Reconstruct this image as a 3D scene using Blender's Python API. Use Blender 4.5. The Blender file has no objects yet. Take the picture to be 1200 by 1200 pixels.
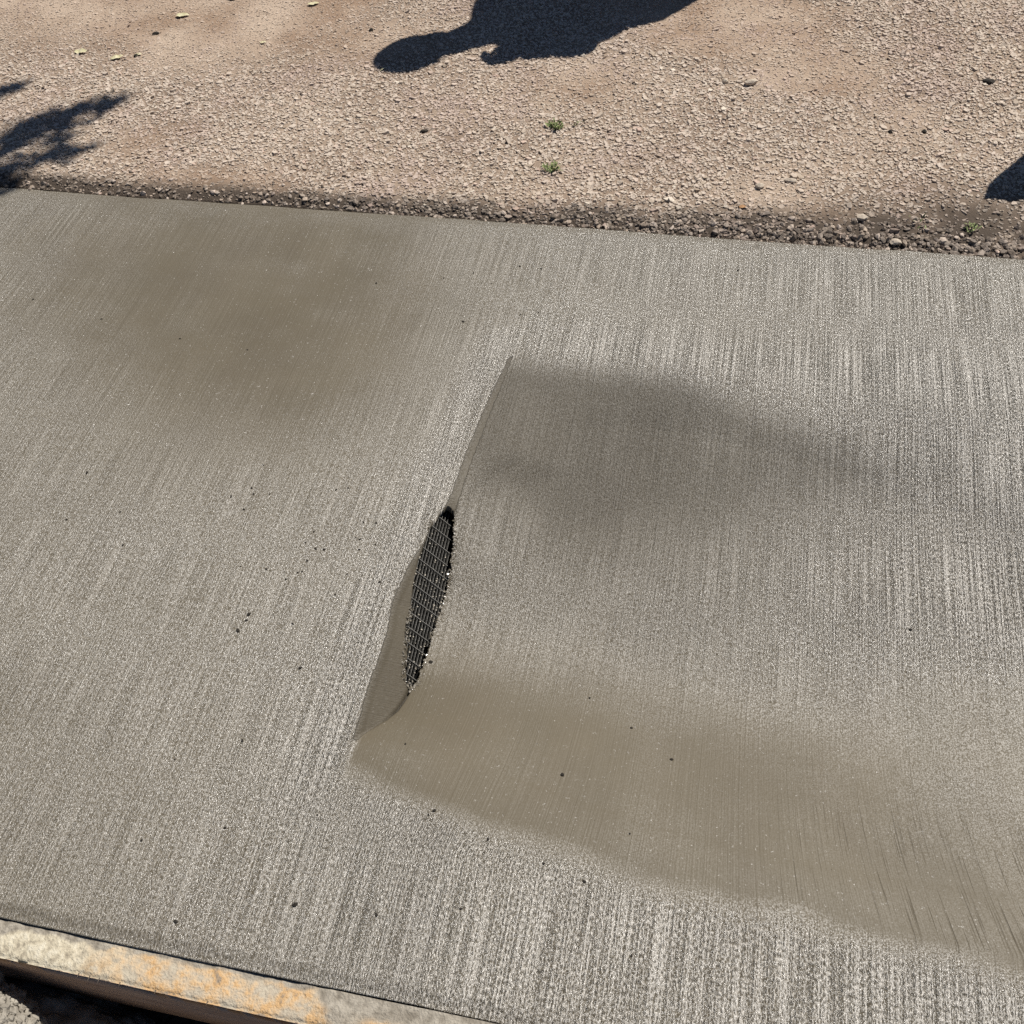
import bpy, bmesh, math, random
import numpy as np
from mathutils import Vector, Matrix, Euler, noise as mnoise

random.seed(7); rng = np.random.default_rng(7)
S = bpy.context.scene
C = S.collection

# ------------------------------------------------------------------ camera
FPX, CPX, CAM_H = 1187.0, 600.0, 1.55            # focal length in photo pixels, centre, eye height
def _d(p): return np.array([p[0]-CPX, CPX-p[1], -FPX])
_X = -_d((-6030., -209.)); _X /= np.linalg.norm(_X)
_Y = _d((1010., -1000.)); _Y /= np.linalg.norm(_Y)
_Z = np.cross(_X, _Y); _Z /= np.linalg.norm(_Z); _Y = np.cross(_Z, _X)
ROT = np.array([_X, _Y, _Z])                      # camera -> world
def gp(px, py, z=0.0):                            # photo pixel -> point on the plane at height z
    w = ROT @ _d((px, py)); t = -(CAM_H-z)/w[2]
    return np.array([w[0]*t, w[1]*t, z])
cd = bpy.data.cameras.new('camera'); cam = bpy.data.objects.new('camera', cd); C.objects.link(cam)
cd.sensor_fit = 'HORIZONTAL'; cd.sensor_width = 36.0; cd.lens = 36.0*FPX/1200.0
cd.clip_start = 0.05; cd.clip_end = 500.0
cam.matrix_world = Matrix.Translation((0, 0, CAM_H)) @ Matrix(ROT.tolist()).to_4x4()
S.camera = cam

# ------------------------------------------------------------------ sky and sun
SUN_AZ, SUN_EL = math.radians(36.5), math.radians(56.0)      # azimuth from +Y towards +X
W = bpy.data.worlds.new('World'); S.world = W; W.use_nodes = True
nt = W.node_tree; nt.nodes.clear()
sky = nt.nodes.new('ShaderNodeTexSky'); sky.sky_type = 'NISHITA'; sky.sun_disc = False
sky.sun_elevation = SUN_EL; sky.sun_rotation = SUN_AZ; sky.air_density = 0.75; sky.dust_density = 0.3; sky.altitude = 1600
bg = nt.nodes.new('ShaderNodeBackground'); bg.inputs['Strength'].default_value = 0.05
wo = nt.nodes.new('ShaderNodeOutputWorld')
nt.links.new(sky.outputs[0], bg.inputs[0]); nt.links.new(bg.outputs[0], wo.inputs[0])
SD = Vector((math.sin(SUN_AZ)*math.cos(SUN_EL), math.cos(SUN_AZ)*math.cos(SUN_EL), math.sin(SUN_EL)))
sl = bpy.data.lights.new('sun', 'SUN'); sl.energy = 5.0; sl.angle = math.radians(0.5); sl.color = (1.0, 0.955, 0.88)
so = bpy.data.objects.new('sun', sl); C.objects.link(so)
so.rotation_euler = SD.to_track_quat('Z', 'Y').to_euler(); so.location = SD*20
S.view_settings.view_transform = 'Standard'; S.view_settings.look = 'None'
S.cycles.use_denoising = False
S.view_settings.gamma = 1.0; S.view_settings.exposure = 0.25; S.view_settings.use_curve_mapping = False
def unshadow(x, y, z): return Vector((x + z*SD.x/SD.z, y + z*SD.y/SD.z, z))   # point at height z whose shadow falls on (x, y)

# ------------------------------------------------------------------ helpers
def tag(o, label=None, cat=None, group=None, kind=None):
    if label: o['label'] = label
    if cat: o['category'] = cat
    if group: o['group'] = group
    if kind: o['kind'] = kind
    return o
def empty(name, loc=(0, 0, 0)):
    o = bpy.data.objects.new(name, None); C.objects.link(o); o.location = loc; o.empty_display_size = 0.05
    return o
def link(name, me, mat=None, parent=None, smooth=False):
    o = bpy.data.objects.new(name, me); C.objects.link(o)
    if mat and not me.materials: me.materials.append(mat)
    if parent: o.parent = parent
    if smooth: me.polygons.foreach_set('use_smooth', [True]*len(me.polygons))
    return o
def np_mesh(name, V, F, smooth=True):
    V = np.asarray(V, dtype=np.float32); F = np.asarray(F, dtype=np.int32)
    me = bpy.data.meshes.new(name); n = F.shape[1]
    me.vertices.add(len(V)); me.vertices.foreach_set('co', V.ravel())
    me.loops.add(F.size); me.loops.foreach_set('vertex_index', F.ravel())
    me.polygons.add(len(F)); me.polygons.foreach_set('loop_start', np.arange(0, F.size, n, dtype=np.int32))
    me.polygons.foreach_set('loop_total', np.full(len(F), n, dtype=np.int32))
    me.polygons.foreach_set('use_smooth', np.full(len(F), smooth))
    me.update(calc_edges=True); me.validate()
    return me
def attr(me, name, arr):
    a = me.attributes.new(name, 'FLOAT', 'POINT'); a.data.foreach_set('value', np.asarray(arr, dtype=np.float32).ravel())
def sstep(a, b, x):
    t = np.clip((x-a)/(b-a), 0, 1); return t*t*(3-2*t)
def gauss(x, m, s): return np.exp(-((x-m)/s)**2)
# value noise (numpy, deterministic)
_tab = np.random.default_rng(3).random((256, 256)).astype(np.float32)
def vnoise(x, y):
    xi = np.floor(x).astype(int); yi = np.floor(y).astype(int); fx = x-xi; fy = y-yi
    fx = fx*fx*(3-2*fx); fy = fy*fy*(3-2*fy)
    a = _tab[xi & 255, yi & 255]; b = _tab[(xi+1) & 255, yi & 255]; c = _tab[xi & 255, (yi+1) & 255]; d = _tab[(xi+1) & 255, (yi+1) & 255]
    return (a*(1-fx)+b*fx)*(1-fy)+(c*(1-fx)+d*fx)*fy
def fbm(x, y, o=4):
    s = 0; a = .5; t = 0
    for i in range(o):
        s = s + a*vnoise(x*2**i+17.3*i, y*2**i+5.1*i); t += a; a *= .5
    return s/t - .5

class NT:
    def __init__(s, name):
        s.m = bpy.data.materials.new(name); s.m.use_nodes = True; s.t = s.m.node_tree
        s.b = s.t.nodes['Principled BSDF']; s.co = s.n('ShaderNodeTexCoord').outputs['Object']
    def n(s, t): return s.t.nodes.new(t)
    def l(s, a, b): s.t.links.new(a, b)
    def put(s, sock, v):
        if isinstance(v, bpy.types.NodeSocket): s.l(v, sock)
        elif v is not None: sock.default_value = v
    def noise(s, scale, detail=3, vec=None, rough=.55):
        x = s.n('ShaderNodeTexNoise'); x.inputs['Scale'].default_value = scale; x.inputs['Detail'].default_value = detail
        x.inputs['Roughness'].default_value = rough; s.l(vec or s.co, x.inputs['Vector']); return x.outputs['Fac']
    def voro(s, scale, vec=None, feat='F1', out='Distance'):
        x = s.n('ShaderNodeTexVoronoi'); x.feature = feat; x.inputs['Scale'].default_value = scale; s.l(vec or s.co, x.inputs['Vector']); return x.outputs[out]
    def ramp(s, fac, stops):
        x = s.n('ShaderNodeValToRGB'); e = x.color_ramp.elements
        while len(e) < len(stops): e.new(.5)
        for q, (p, c) in zip(e, stops): q.position = p; q.color = (*c, 1) if len(c) == 3 else c
        s.l(fac, x.inputs[0]); return x.outputs[0]
    def math(s, op, a, b=None, c=None, clamp=False):
        x = s.n('ShaderNodeMath'); x.operation = op; x.use_clamp = clamp
        s.put(x.inputs[0], a); s.put(x.inputs[1], b)
        if c is not None: s.put(x.inputs[2], c)
        return x.outputs[0]
    def rng(s, v, a, b, c, d):
        x = s.n('ShaderNodeMapRange'); s.l(v, x.inputs[0])
        for i, q in enumerate((a, b, c, d)): x.inputs[i+1].default_value = q
        return x.outputs[0]
    def mix(s, f, a, b, mode='MIX'):
        x = s.n('ShaderNodeMix'); x.data_type = 'RGBA'; x.blend_type = mode
        s.put(x.inputs[0], f); s.put(x.inputs[6], (*a, 1) if isinstance(a, tuple) else a); s.put(x.inputs[7], (*b, 1) if isinstance(b, tuple) else b)
        return x.outputs[2]
    def attr(s, name):
        x = s.n('ShaderNodeAttribute'); x.attribute_name = name; return x.outputs['Fac']
    def xyz(s, x, y, z=0.0):
        q = s.n('ShaderNodeCombineXYZ'); s.put(q.inputs[0], x); s.put(q.inputs[1], y); s.put(q.inputs[2], z); return q.outputs[0]
    def bump(s, h, dist, strength=1.0, nrm=None):
        x = s.n('ShaderNodeBump'); s.put(x.inputs['Strength'], strength); s.put(x.inputs['Distance'], dist); s.l(h, x.inputs['Height'])
        if nrm: s.l(nrm, x.inputs['Normal'])
        return x.outputs[0]
    def fin(s, col=None, rough=None, nrm=None, spec=None, coat=None, coat_rough=None, metal=None):
        s.put(s.b.inputs['Base Color'], (*col, 1) if isinstance(col, tuple) else col); s.put(s.b.inputs['Roughness'], rough)
        if nrm: s.l(nrm, s.b.inputs['Normal'])
        s.put(s.b.inputs['Specular IOR Level'], spec); s.put(s.b.inputs['Coat Weight'], coat); s.put(s.b.inputs['Coat Roughness'], coat_rough)
        s.put(s.b.inputs['Metallic'], metal)
        return s.m

# ------------------------------------------------------------------ materials
def mat_concrete():
    k = NT('wet_broomed_concrete')
    u, v, tx, damp_shade, scm = k.attr('broom_u'), k.attr('broom_v'), k.attr('texture_and_glint'), k.attr('damp_shade'), k.attr('scratch_amount')
    fine = k.noise(1, 3, k.xyz(k.math('MULTIPLY', u, 360), k.math('MULTIPLY', v, 4)), .5)
    groove = k.noise(1, 2, k.xyz(k.math('MULTIPLY', u, 150), k.math('MULTIPLY', v, .9), 7.0), .6)
    wide = k.noise(1, 2, k.xyz(k.math('MULTIPLY', u, 60), k.math('MULTIPLY', v, .8), 4.0))
    broad = k.noise(1, 3, k.xyz(k.math('MULTIPLY', u, 11), k.math('MULTIPLY', v, 2.0), 9.0))
    scr = k.noise(1, 2, k.xyz(k.math('MULTIPLY', u, 380), k.math('MULTIPLY', v, 7), 2.0))
    scratch = k.math('MULTIPLY', k.rng(scr, .60, .74, 0, 1), scm, clamp=True)
    grain = k.noise(1, 3, k.xyz(k.math('MULTIPLY', u, 500), k.math('MULTIPLY', v, 165), 1.0), .7)
    blotch = k.noise(5.5, 4)
    dots = k.rng(k.noise(210, 2, rough=.4), .66, .72, 0, 1)  # scattered glint dots, painted through the pale flecks
    tx = k.math('ADD', tx, k.math('MULTIPLY', dots, .55))
    tl = k.math('MAXIMUM', tx, .34)
    col = k.mix(k.rng(blotch, .3, .7, 0, 1), (.100, .082, .055), (.124, .103, .070))
    col = k.mix(k.rng(broad, .3, .7, 0, .5), col, (.114, .097, .066))
    patch = k.noise(16, 3)
    mixed = k.math('ADD', k.math('ADD', k.math('MULTIPLY', grain, .63), k.math('MULTIPLY', fine, .33)), k.math('ADD', k.math('MULTIPLY', groove, .01), k.math('MULTIPLY', patch, .03)))
    dry_lit = k.math('SUBTRACT', 1.0, k.math('MULTIPLY', damp_shade, .60))  # thins the painted glints where shade is painted
    pale = k.math('MULTIPLY', k.math('MULTIPLY', k.rng(mixed, .475, .585, 0, 1), k.math('MULTIPLY', k.math('POWER', tx, 1.6), .48)), dry_lit, clamp=True)
    col = k.mix(pale, col, (.60, .56, .50))  # sun glints on the wet ridges, painted as pale flecks
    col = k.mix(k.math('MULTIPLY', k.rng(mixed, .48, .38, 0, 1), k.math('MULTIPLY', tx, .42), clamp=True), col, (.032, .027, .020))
    col = k.mix(k.math('MULTIPLY', damp_shade, .46), col, (.034, .029, .022))  # painted shade of bank and crease, plus the wet wall
    col = k.mix(k.math('MULTIPLY', scratch, .62), col, (.030, .025, .018))
    h = k.math('ADD', k.math('MULTIPLY', fine, .75), k.math('ADD', k.math('MULTIPLY', groove, .38), k.math('MULTIPLY', wide, .22)))
    n1 = k.bump(h, k.math('MULTIPLY', k.math('MULTIPLY', tl, .0024), k.rng(broad, .3, .7, .85, 1.15)))
    n1 = k.bump(grain, k.math('MULTIPLY', tx, .0024), 1.0, n1)
    n1 = k.bump(k.math('MULTIPLY', scratch, -1), .0009, 1.0, n1)
    spk = k.math('MULTIPLY', k.rng(k.noise(430, 2), .44, .54, 0, 1), k.math('MULTIPLY', tx, k.math('SUBTRACT', 1.0, k.math('MULTIPLY', damp_shade, .7))), clamp=True)
    rough = k.math('SUBTRACT', .58, k.math('MULTIPLY', spk, .33))
    return k.fin(col, rough, n1, spec=k.math('ADD', .25, k.math('MULTIPLY', spk, 1.35)))
def mat_road():
    k = NT('dusty_road_base')
    b = k.noise(3.5, 5); g = k.noise(180, 3); mud = k.attr('mud')
    col = k.mix(k.rng(b, .35, .65, 0, 1), (.27, .20, .15), (.41, .32, .245))
    col = k.mix(k.rng(g, .3, .7, 0, .5), col, (.15, .11, .08))
    col = k.mix(k.math('MULTIPLY', k.attr('dust'), .75), col, k.mix(k.rng(b, .38, .62, 0, 1), (.30, .205, .14), (.47, .37, .285)))
    col = k.mix(mud, col, (.075, .058, .045))
    h = k.math('ADD', g, k.math('MULTIPLY', k.noise(500, 2), .5))
    return k.fin(col, .9, k.bump(h, .0035), spec=.2)
def mat_gravel():
    k = NT('embedded_gravel')
    t, mud, dust = k.attr('tone'), k.attr('mud'), k.attr('dust')
    col = k.ramp(t, [(0, (.30, .24, .18)), (.25, (.46, .38, .295)), (.5, (.56, .475, .395)), (.75, (.63, .54, .455)), (.88, (.54, .40, .325)), (1, (.74, .66, .55))])
    pk = k.noise(3.5, 5)
    col = k.mix(k.math('MULTIPLY', dust, .66), col, k.mix(k.rng(pk, .38, .62, 0, 1), (.34, .24, .17), (.54, .43, .335)))
    col = k.mix(k.rng(k.noise(4.5, 4, k.xyz(k.attr('px'), k.attr('py'), 3.0)), .50, .66, 0, .42), col, (.46, .34, .30))
    col = k.mix(k.rng(k.noise(240, 3), .3, .7, 0, .35), col, (.24, .18, .14))
    col = k.mix(k.math('MULTIPLY', mud, k.rng(k.noise(90, 2), .3, .7, .6, 1)), col, (.070, .057, .047))
    return k.fin(col, .85, k.bump(k.noise(420, 3), .0012), spec=.25)
def mat_simple(name, stops, scale, rough=.8, bscale=200, bdist=.001, spec=.3, metal=0):
    k = NT(name); return k.fin(k.ramp(k.noise(scale, 4), stops), rough, k.bump(k.noise(bscale, 3), bdist), spec=spec, metal=metal)
M_CON = mat_concrete(); M_ROAD = mat_road(); M_GRAV = mat_gravel()
M_EARTH = mat_simple('dark_earth', [(.3, (.06, .048, .038)), (.7, (.11, .09, .07))], 14, .95, 60, .01)
M_PIPE = mat_simple('black_pipe', [(.3, (.006, .006, .006)), (.7, (.014, .013, .012))], 20, .8)
M_STEEL = mat_simple('galvanised_wire', [(.35, (.07, .067, .06)), (.6, (.17, .163, .15)), (.75, (.38, .36, .32))], 120, .55, 500, .0006, .5, .35)
M_MORTAR = mat_simple('cement_splatter', [(.35, (.30, .27, .22)), (.7, (.55, .50, .42))], 80, .7, 400, .001)
def mat_board():
    k = NT('mortar_crusted_wood')
    m = k.attr('crust'); nz = k.noise(28, 5); n2 = k.noise(75, 4)
    or_ = k.ramp(k.math('ADD', k.math('MULTIPLY', nz, .7), k.math('MULTIPLY', n2, .3)), [(.36, (.46, .41, .32)), (.44, (.40, .34, .26)), (.50, (.50, .38, .25)), (.57, (.52, .33, .16)), (.64, (.27, .215, .16))])
    pale = k.ramp(n2, [(.35, (.30, .26, .195)), (.5, (.49, .435, .325)), (.65, (.58, .53, .42))])
    col = k.mix(m, pale, or_)
    g = k.attr('grey'); col = k.mix(g, col, k.ramp(n2, [(.35, (.20, .175, .14)), (.65, (.36, .325, .27))]))
    f = k.attr('face'); col = k.mix(f, col, k.ramp(k.noise(1, 3, k.xyz(k.math('MULTIPLY', k.attr('bu'), 9), k.math('MULTIPLY', k.attr('bv'), 120))), [(.35, (.46, .30, .21)), (.65, (.66, .47, .34))]))
    return k.fin(col, .85, k.bump(k.math('ADD', n2, k.noise(260, 3)), .0025), spec=.25)
M_BOARD = mat_board()
M_RUBBLE = mat_simple('crumbly_concrete', [(.3, (.20, .18, .15)), (.7, (.36, .33, .28))], 60, .9, 300, .002)
M_CRUMB = mat_simple('dark_crumb', [(.3, (.02, .017, .013)), (.7, (.05, .042, .034))], 200, .9)
M_PEBBLE = mat_simple('loose_stone', [(.3, (.36, .30, .24)), (.7, (.55, .47, .38))], 90, .85, 300, .001)
M_LEAFG = mat_simple('weed_green', [(.3, (.10, .14, .05)), (.7, (.26, .29, .12))], 120, .6)
M_LEAFY = mat_simple('pale_fallen_leaf', [(.3, (.42, .38, .20)), (.7, (.60, .55, .38))], 80, .6)
M_LEAFO = mat_simple('orange_fallen_leaf', [(.3, (.26, .13, .05)), (.7, (.38, .21, .09))], 80, .6)
M_STRAW = mat_simple('dry_stem', [(.3, (.45, .38, .24)), (.7, (.62, .54, .36))], 80, .7)

# ------------------------------------------------------------------ concrete slab surface
RIDGE = np.array([gp(*p)[:2] for p in [(396,905),(410,871),(431,801),(451,744),(459,702),(479,659),(502,625),(525,585),(545,530),(570,470),(605,400)]])
def ridge_x(y): return np.interp(y, np.r_[RIDGE[0,1]-.3, RIDGE[:,1], RIDGE[-1,1]+.3], np.r_[RIDGE[0,0], RIDGE[:,0], RIDGE[-1,0]+.02])
TW = math.tan(math.radians(42))
def tw(y): return TW + (math.tan(math.radians(15))-TW)*sstep(1.12, 1.32, y)
DY = np.array([[.54,0],[.60,.0015],[.634,.004],[.671,.021],[.719,.045],[.76,.053],[.789,.058],[.817,.058],[.847,.060],[.88,.062],[.916,.065],[.949,.063],[.989,.059],[1.029,.048],[1.068,.035],[1.108,.023],[1.137,.015],[1.20,.014],[1.3,.015],[1.45,.013],[1.56,.006],[1.63,0]])
def smooth_interp(y, xs, ys):   # interp + light smoothing
    return sum(np.interp(y+o, xs, ys)*w for o, w in ((-.018,.15),(-.009,.2),(0,.3),(.009,.2),(.018,.15)))
def rim_bot(x): return np.interp(x, [-.49, -.25, -.01, .25, .52, 1.2], [.565, .515, .478, .455, .437, .40])
def rim_top(x): return np.interp(x, [-.43, -.1, .2, .45, 1.0], [1.60, 1.60, 1.57, 1.54, 1.50])
def surf(x, y):
    R = ridge_x(y); D = smooth_interp(y, DY[:,0], DY[:,1])
    wall = -(x-R)*tw(y)
    V = R + D/tw(y)
    dx = np.maximum(x-V, 0)
    rb, rt = rim_bot(x), rim_top(x)
    # broad bowl right of the grate
    up = np.clip((rt-y)/.42, 0, 1); up = np.where(up < .12, up*up/.24, up-.06)/.94; up = 1-(1-up)**1.35; lo = sstep(0, 1, (y-rb)/.42)
    fade = 1 - .55*sstep(.05, .9, x)
    B0 = -.074*np.minimum(up, 1)*np.minimum(lo, 1)*fade
    B0 = B0 * (1 - .35*gauss(x, .40, .35)*gauss(y, 1.08, .25))
    w = np.exp(-dx/.10)
    bowl = -D*w + B0*(1-w)
    # smooth max of wall and bowl, clipped by the plateau
    kk = .006 + .010*sstep(1.05, 1.3, y)
    a, b = wall, bowl
    h = np.clip(.5+.5*(a-b)/kk, 0, 1); z = b*(1-h)+a*h + kk*h*(1-h)*(x > R-.05)
    kp = .012 + .022*sstep(1.0, 1.4, y)
    h = np.clip(.5+.5*(0-z)/kp, 0, 1); z = 0*(1-h)+z*h - 0*kp
    z = np.minimum(z, 0.0)
    # gentle unevenness and crown of the plateau
    z = z + .006*fbm(x*1.7+3, y*1.7, 3)
    z = z - .006*gauss(x, -1.25, .5)*gauss(y, 1.75, .35)
    z = z - .0035*sstep(.285, .262, y) - .002*sstep(2.0, 2.022, y)   # tooled edges
    return z
def surf1(x, y): return float(surf(np.array([x]), np.array([y]))[0])
def ps(px, py):                       # pixel -> point on slab surface
    z = 0.0
    for i in range(25):
        p = gp(px, py, z); z = .5*z + .5*surf1(p[0], p[1])
    return np.array([p[0], p[1], z])
def on_wall(px, py):
    w = ROT @ _d((px, py)); lo, hi = 0., .2
    for i in range(40):
        m = (lo+hi)/2; t = -(CAM_H+m)/w[2]; x, y = w[0]*t, w[1]*t
        if (x-ridge_x(y))*TW - m > 0: lo = m
        else: hi = m
    return np.array([x, y, -lo])
LENS_PX = [(518,597),(504,615),(497,635),(490,655),(485,675),(481,706),(475,732),(473,760),(471,782),(473,798),(480,810),(490,799),(495,782),(501,766),(506,748),(512,731),(519,712),(525,690),(528,665),(531,641),(533,616),(532,599),(525,593)]
LENS = np.array([on_wall(*p) for p in LENS_PX])
def resample(P, n):
    Q = np.vstack([P, P[:1]]); s = np.r_[0, np.cumsum(np.linalg.norm(np.diff(Q[:, :2], axis=0), axis=1))]
    t = np.linspace(0, s[-1], n, endpoint=False); return np.stack([np.interp(t, s, Q[:, i]) for i in range(Q.shape[1])], 1)
L2 = resample(LENS, 400)[:, :2]
# right side is ragged
_c = L2.mean(0); _ang = np.arange(400)
right = (L2[:,0] > ridge_x(L2[:,1]) + .035)
jag = np.where(right, .0022, .0006)*np.array([mnoise.noise(Vector((p[0]*170, p[1]*170, 0))) for p in L2])*2
L2[:,0] += jag
def in_poly(px, py, P):
    inside = np.zeros(px.shape, bool); n = len(P); j = n-1
    for i in range(n):
        c = ((P[i,1] > py) != (P[j,1] > py))
        with np.errstate(divide='ignore', invalid='ignore'):
            xx = (P[j,0]-P[i,0])*(py-P[i,1])/(P[j,1]-P[i,1])+P[i,0]
        inside ^= c & (px < xx); j = i
    return inside
def spaced(a, b, coarse, zones):
    out = [a]
    while out[-1] < b:
        x = out[-1]; st = coarse
        for (p, q, f) in zones:
            d = max(p-x, 0, x-q); st = min(st, f + d*.15)
        out.append(x+st)
    out[-1] = b; return np.array(out)
Y0, Y1 = .26, 2.022
def build_slab():
    xs = spaced(-2.75, 1.35, .0055, [(-.54, -.41, .0018)]); xs = np.r_[-12, -9, -7, -5.5, -4.5, -3.8, -3.3, -3.0, xs, 1.6, 2, 2.6, 3.5, 5, 7, 10]; ys = spaced(Y0, Y1, .0055, [(.60, 1.16, .0024), (Y0, Y0+.02, .002), (Y1-.015, Y1, .003)])
    GX, GY = np.meshgrid(xs, ys); nx, ny = len(xs), len(ys)
    x = GX.ravel().copy(); y = GY.ravel().copy()
    idx = np.arange(nx*ny).reshape(ny, nx)
    F = np.stack([idx[:-1,:-1], idx[:-1,1:], idx[1:,1:], idx[1:,:-1]], -1).reshape(-1, 4)
    near = (x > -.53) & (x < -.40) & (y > .70) & (y < 1.18)
    ins = np.zeros(len(x), bool); ins[near] = in_poly(x[near], y[near], L2)
    out_f = ins[F].sum(1) >= 3
    # faces fully inside go; rim vertices snap onto the outline
    keep = ~out_f; Fk = F[keep]
    rim = np.zeros(len(x), bool); used = np.zeros(len(x), bool); used[Fk.ravel()] = True
    gone = np.zeros(len(x), bool); gone[F[out_f].ravel()] = True
    rim = used & gone
    for i in np.where(rim)[0]:
        d = (L2[:,0]-x[i])**2 + (L2[:,1]-y[i])**2; j = d.argmin(); x[i], y[i] = L2[j]
    z = surf(x, y)
    # edge wobble of the long sides
    e0 = sstep(Y0+.03, Y0, y); e1 = sstep(Y1-.03, Y1, y)
    y = y + e0*.004*fbm(x*9, x*0+2, 3) + e1*.007*fbm(x*7, x*0+5, 4)
    # crease at the foot of the wall below the grate
    cr = np.array([on_wall(*p)[:2] for p in [(480,807),(473,820),(465,832),(452,844),(437,852),(422,860),(411,868)]])
    m = (x > -.56) & (x < -.42) & (y > .58) & (y < .80)
    dmin = np.full(m.sum(), 9.); tpar = np.zeros(m.sum())
    for a, b in zip(cr[:-1], cr[1:]):
        ab = b-a; t = np.clip(((x[m]-a[0])*ab[0]+(y[m]-a[1])*ab[1])/(ab@ab), 0, 1)
        d = np.hypot(x[m]-a[0]-t*ab[0], y[m]-a[1]-t*ab[1]); dmin = np.minimum(dmin, d)
    dep = np.interp(y[m], [.62, .66, .70, .74, .77], [.0005, .0015, .004, .009, .011])*(1+.8*fbm(x[m]*60, y[m]*60, 2))
    z[m] -= dep*np.exp(-(dmin/.0022)**2)
    crack = np.zeros(len(x)); crack[m] = np.exp(-(dmin/.0026)**2)*np.clip(dep*160, 0, 1)
    # ragged lip of mortar on the right of the opening
    lip = gauss(x, ridge_x(y)+.070, .010)*sstep(.78, .84, y)*(1-sstep(.93, 1.0, y)); z += .003*lip*(.4+1.6*np.abs(fbm(x*160, y*110, 3)))
    nl = np.zeros(len(x)); r2 = (x > -.53) & (x < -.40) & (y > .74) & (y < 1.15)
    V3 = np.stack([x, y, z], 1)
    # broom coordinates
    R = ridge_x(y); D = smooth_interp(y, DY[:,0], DY[:,1])
    bank = np.clip(.82-y, 0, .34)
    kx = np.interp(x, [-.54, -.30, -.10, .05, .35, .8], [0, -.42, -.20, .0, .40, .65])
    u = x - kx*bank**2
    v = y.copy()
    onwall = (x > R+.002) & (x < R + D/TW + .002) & (D > .006)
    u2 = np.where(onwall, y - .35*x, u); v2 = np.where(onwall, x, v)
    wl = D/tw(y)
    n1 = fbm(x*5, y*4, 3); n2_ = fbm(x*9+2, y*14, 4)
    tx = np.ones(len(x))*1.0 + .25*n1
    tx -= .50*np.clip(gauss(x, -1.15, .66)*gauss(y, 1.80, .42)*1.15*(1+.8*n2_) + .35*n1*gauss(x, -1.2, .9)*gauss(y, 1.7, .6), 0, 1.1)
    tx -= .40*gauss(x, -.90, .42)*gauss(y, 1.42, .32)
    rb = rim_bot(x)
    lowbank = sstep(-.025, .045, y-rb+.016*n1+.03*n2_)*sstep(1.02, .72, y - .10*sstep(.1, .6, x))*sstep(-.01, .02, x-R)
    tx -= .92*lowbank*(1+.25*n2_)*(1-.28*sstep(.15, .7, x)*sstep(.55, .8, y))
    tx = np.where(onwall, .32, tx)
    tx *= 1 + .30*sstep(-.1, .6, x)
    tx += .62*gauss(x, R-.035, .045)*(1-sstep(1.60, 1.68, y))*sstep(.42, .60, y)*(x < R+.01)  # ridge highlight painted in by raising the pale flecks
    tx += .40*gauss(y, rim_top(x)+.02, .085)*sstep(-.45, -.38, x)  # bright bands on rim, right side and lower strip painted likewise
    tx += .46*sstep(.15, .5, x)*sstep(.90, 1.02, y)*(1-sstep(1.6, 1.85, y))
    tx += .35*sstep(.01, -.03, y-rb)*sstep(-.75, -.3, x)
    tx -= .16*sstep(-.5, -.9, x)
    n2 = fbm(x*3.1+7, y*2.3+1, 4)
    damp_shade = sstep(-.02, .09+.10*sstep(-.1, .5, x), rim_top(x)-y+.05*n1-.04*sstep(-.3, .3, x))*(.42*sstep(.78, 1.05, y+.2*n2)+.58*sstep(1.08, 1.36, y+.35*n2))*sstep(-.005, .02, x-R)*(1-.92*sstep(-.02, .50, x+.45*n2))  # shade on the bank facing away from the sun, painted as darker colour
    damp_shade += .22*gauss(y, 1.36-.25*(x-.3), .09)*sstep(.1, .3, x)*(1+2*n1) + .25*gauss(y, 1.50, .05)*gauss(x, .42, .12)
    damp_shade = np.clip(damp_shade, 0, 1)
    damp_shade = np.maximum(damp_shade*.95, np.where(y > 1.1, .85, .8)*onwall)
    damp_shade = np.maximum(damp_shade, 2.2*crack)  # shade down in the crease painted into the colour
    sca = .48*lowbank*sstep(-.15, .45, x)*sstep(.80, .6, y) + .15*sstep(.1, .5, x)
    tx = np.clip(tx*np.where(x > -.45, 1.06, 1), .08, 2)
    # remove unused vertices
    mp = -np.ones(len(x), int); us = np.unique(Fk); mp[us] = np.arange(len(us)); Fk = mp[Fk]; V3 = V3[us]; u2 = u2[us]; v2 = v2[us]; tx = tx[us]; damp_shade = damp_shade[us]; sca = sca[us]
    nv = len(V3)
    # skirts: outer edge and round the opening
    e = np.concatenate([Fk[:, [0,1]], Fk[:, [1,2]], Fk[:, [2,3]], Fk[:, [3,0]]]); key = np.sort(e, 1); kk = key[:,0].astype(np.int64)*nv+key[:,1]
    uq, first, cnt = np.unique(kk, return_index=True, return_counts=True); be = e[first[cnt == 1]]
    bv = np.unique(be); mm = {int(a): nv+i for i, a in enumerate(bv)}
    P = V3[bv].copy(); hole = (P[:,0] > -.55) & (P[:,0] < -.40) & (P[:,1] > .7) & (P[:,1] < 1.2)
    P[~hole, 2] = -.15
    P[hole, 2] -= .016; P[hole, 0] += np.where(P[hole,0] > ridge_x(P[hole,1])+.03, .004, -.003)
    V3 = np.vstack([V3, P]); u2 = np.r_[u2, u2[bv]]; v2 = np.r_[v2, v2[bv]]; tx = np.r_[tx, tx[bv]]; damp_shade = np.r_[damp_shade, damp_shade[bv]]; sca = np.r_[sca, sca[bv]]
    SF = np.array([[b, a, mm[int(a)], mm[int(b)]] for a, b in be])
    me = np_mesh('concrete_pavement', V3, np.vstack([Fk, SF]))
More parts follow.
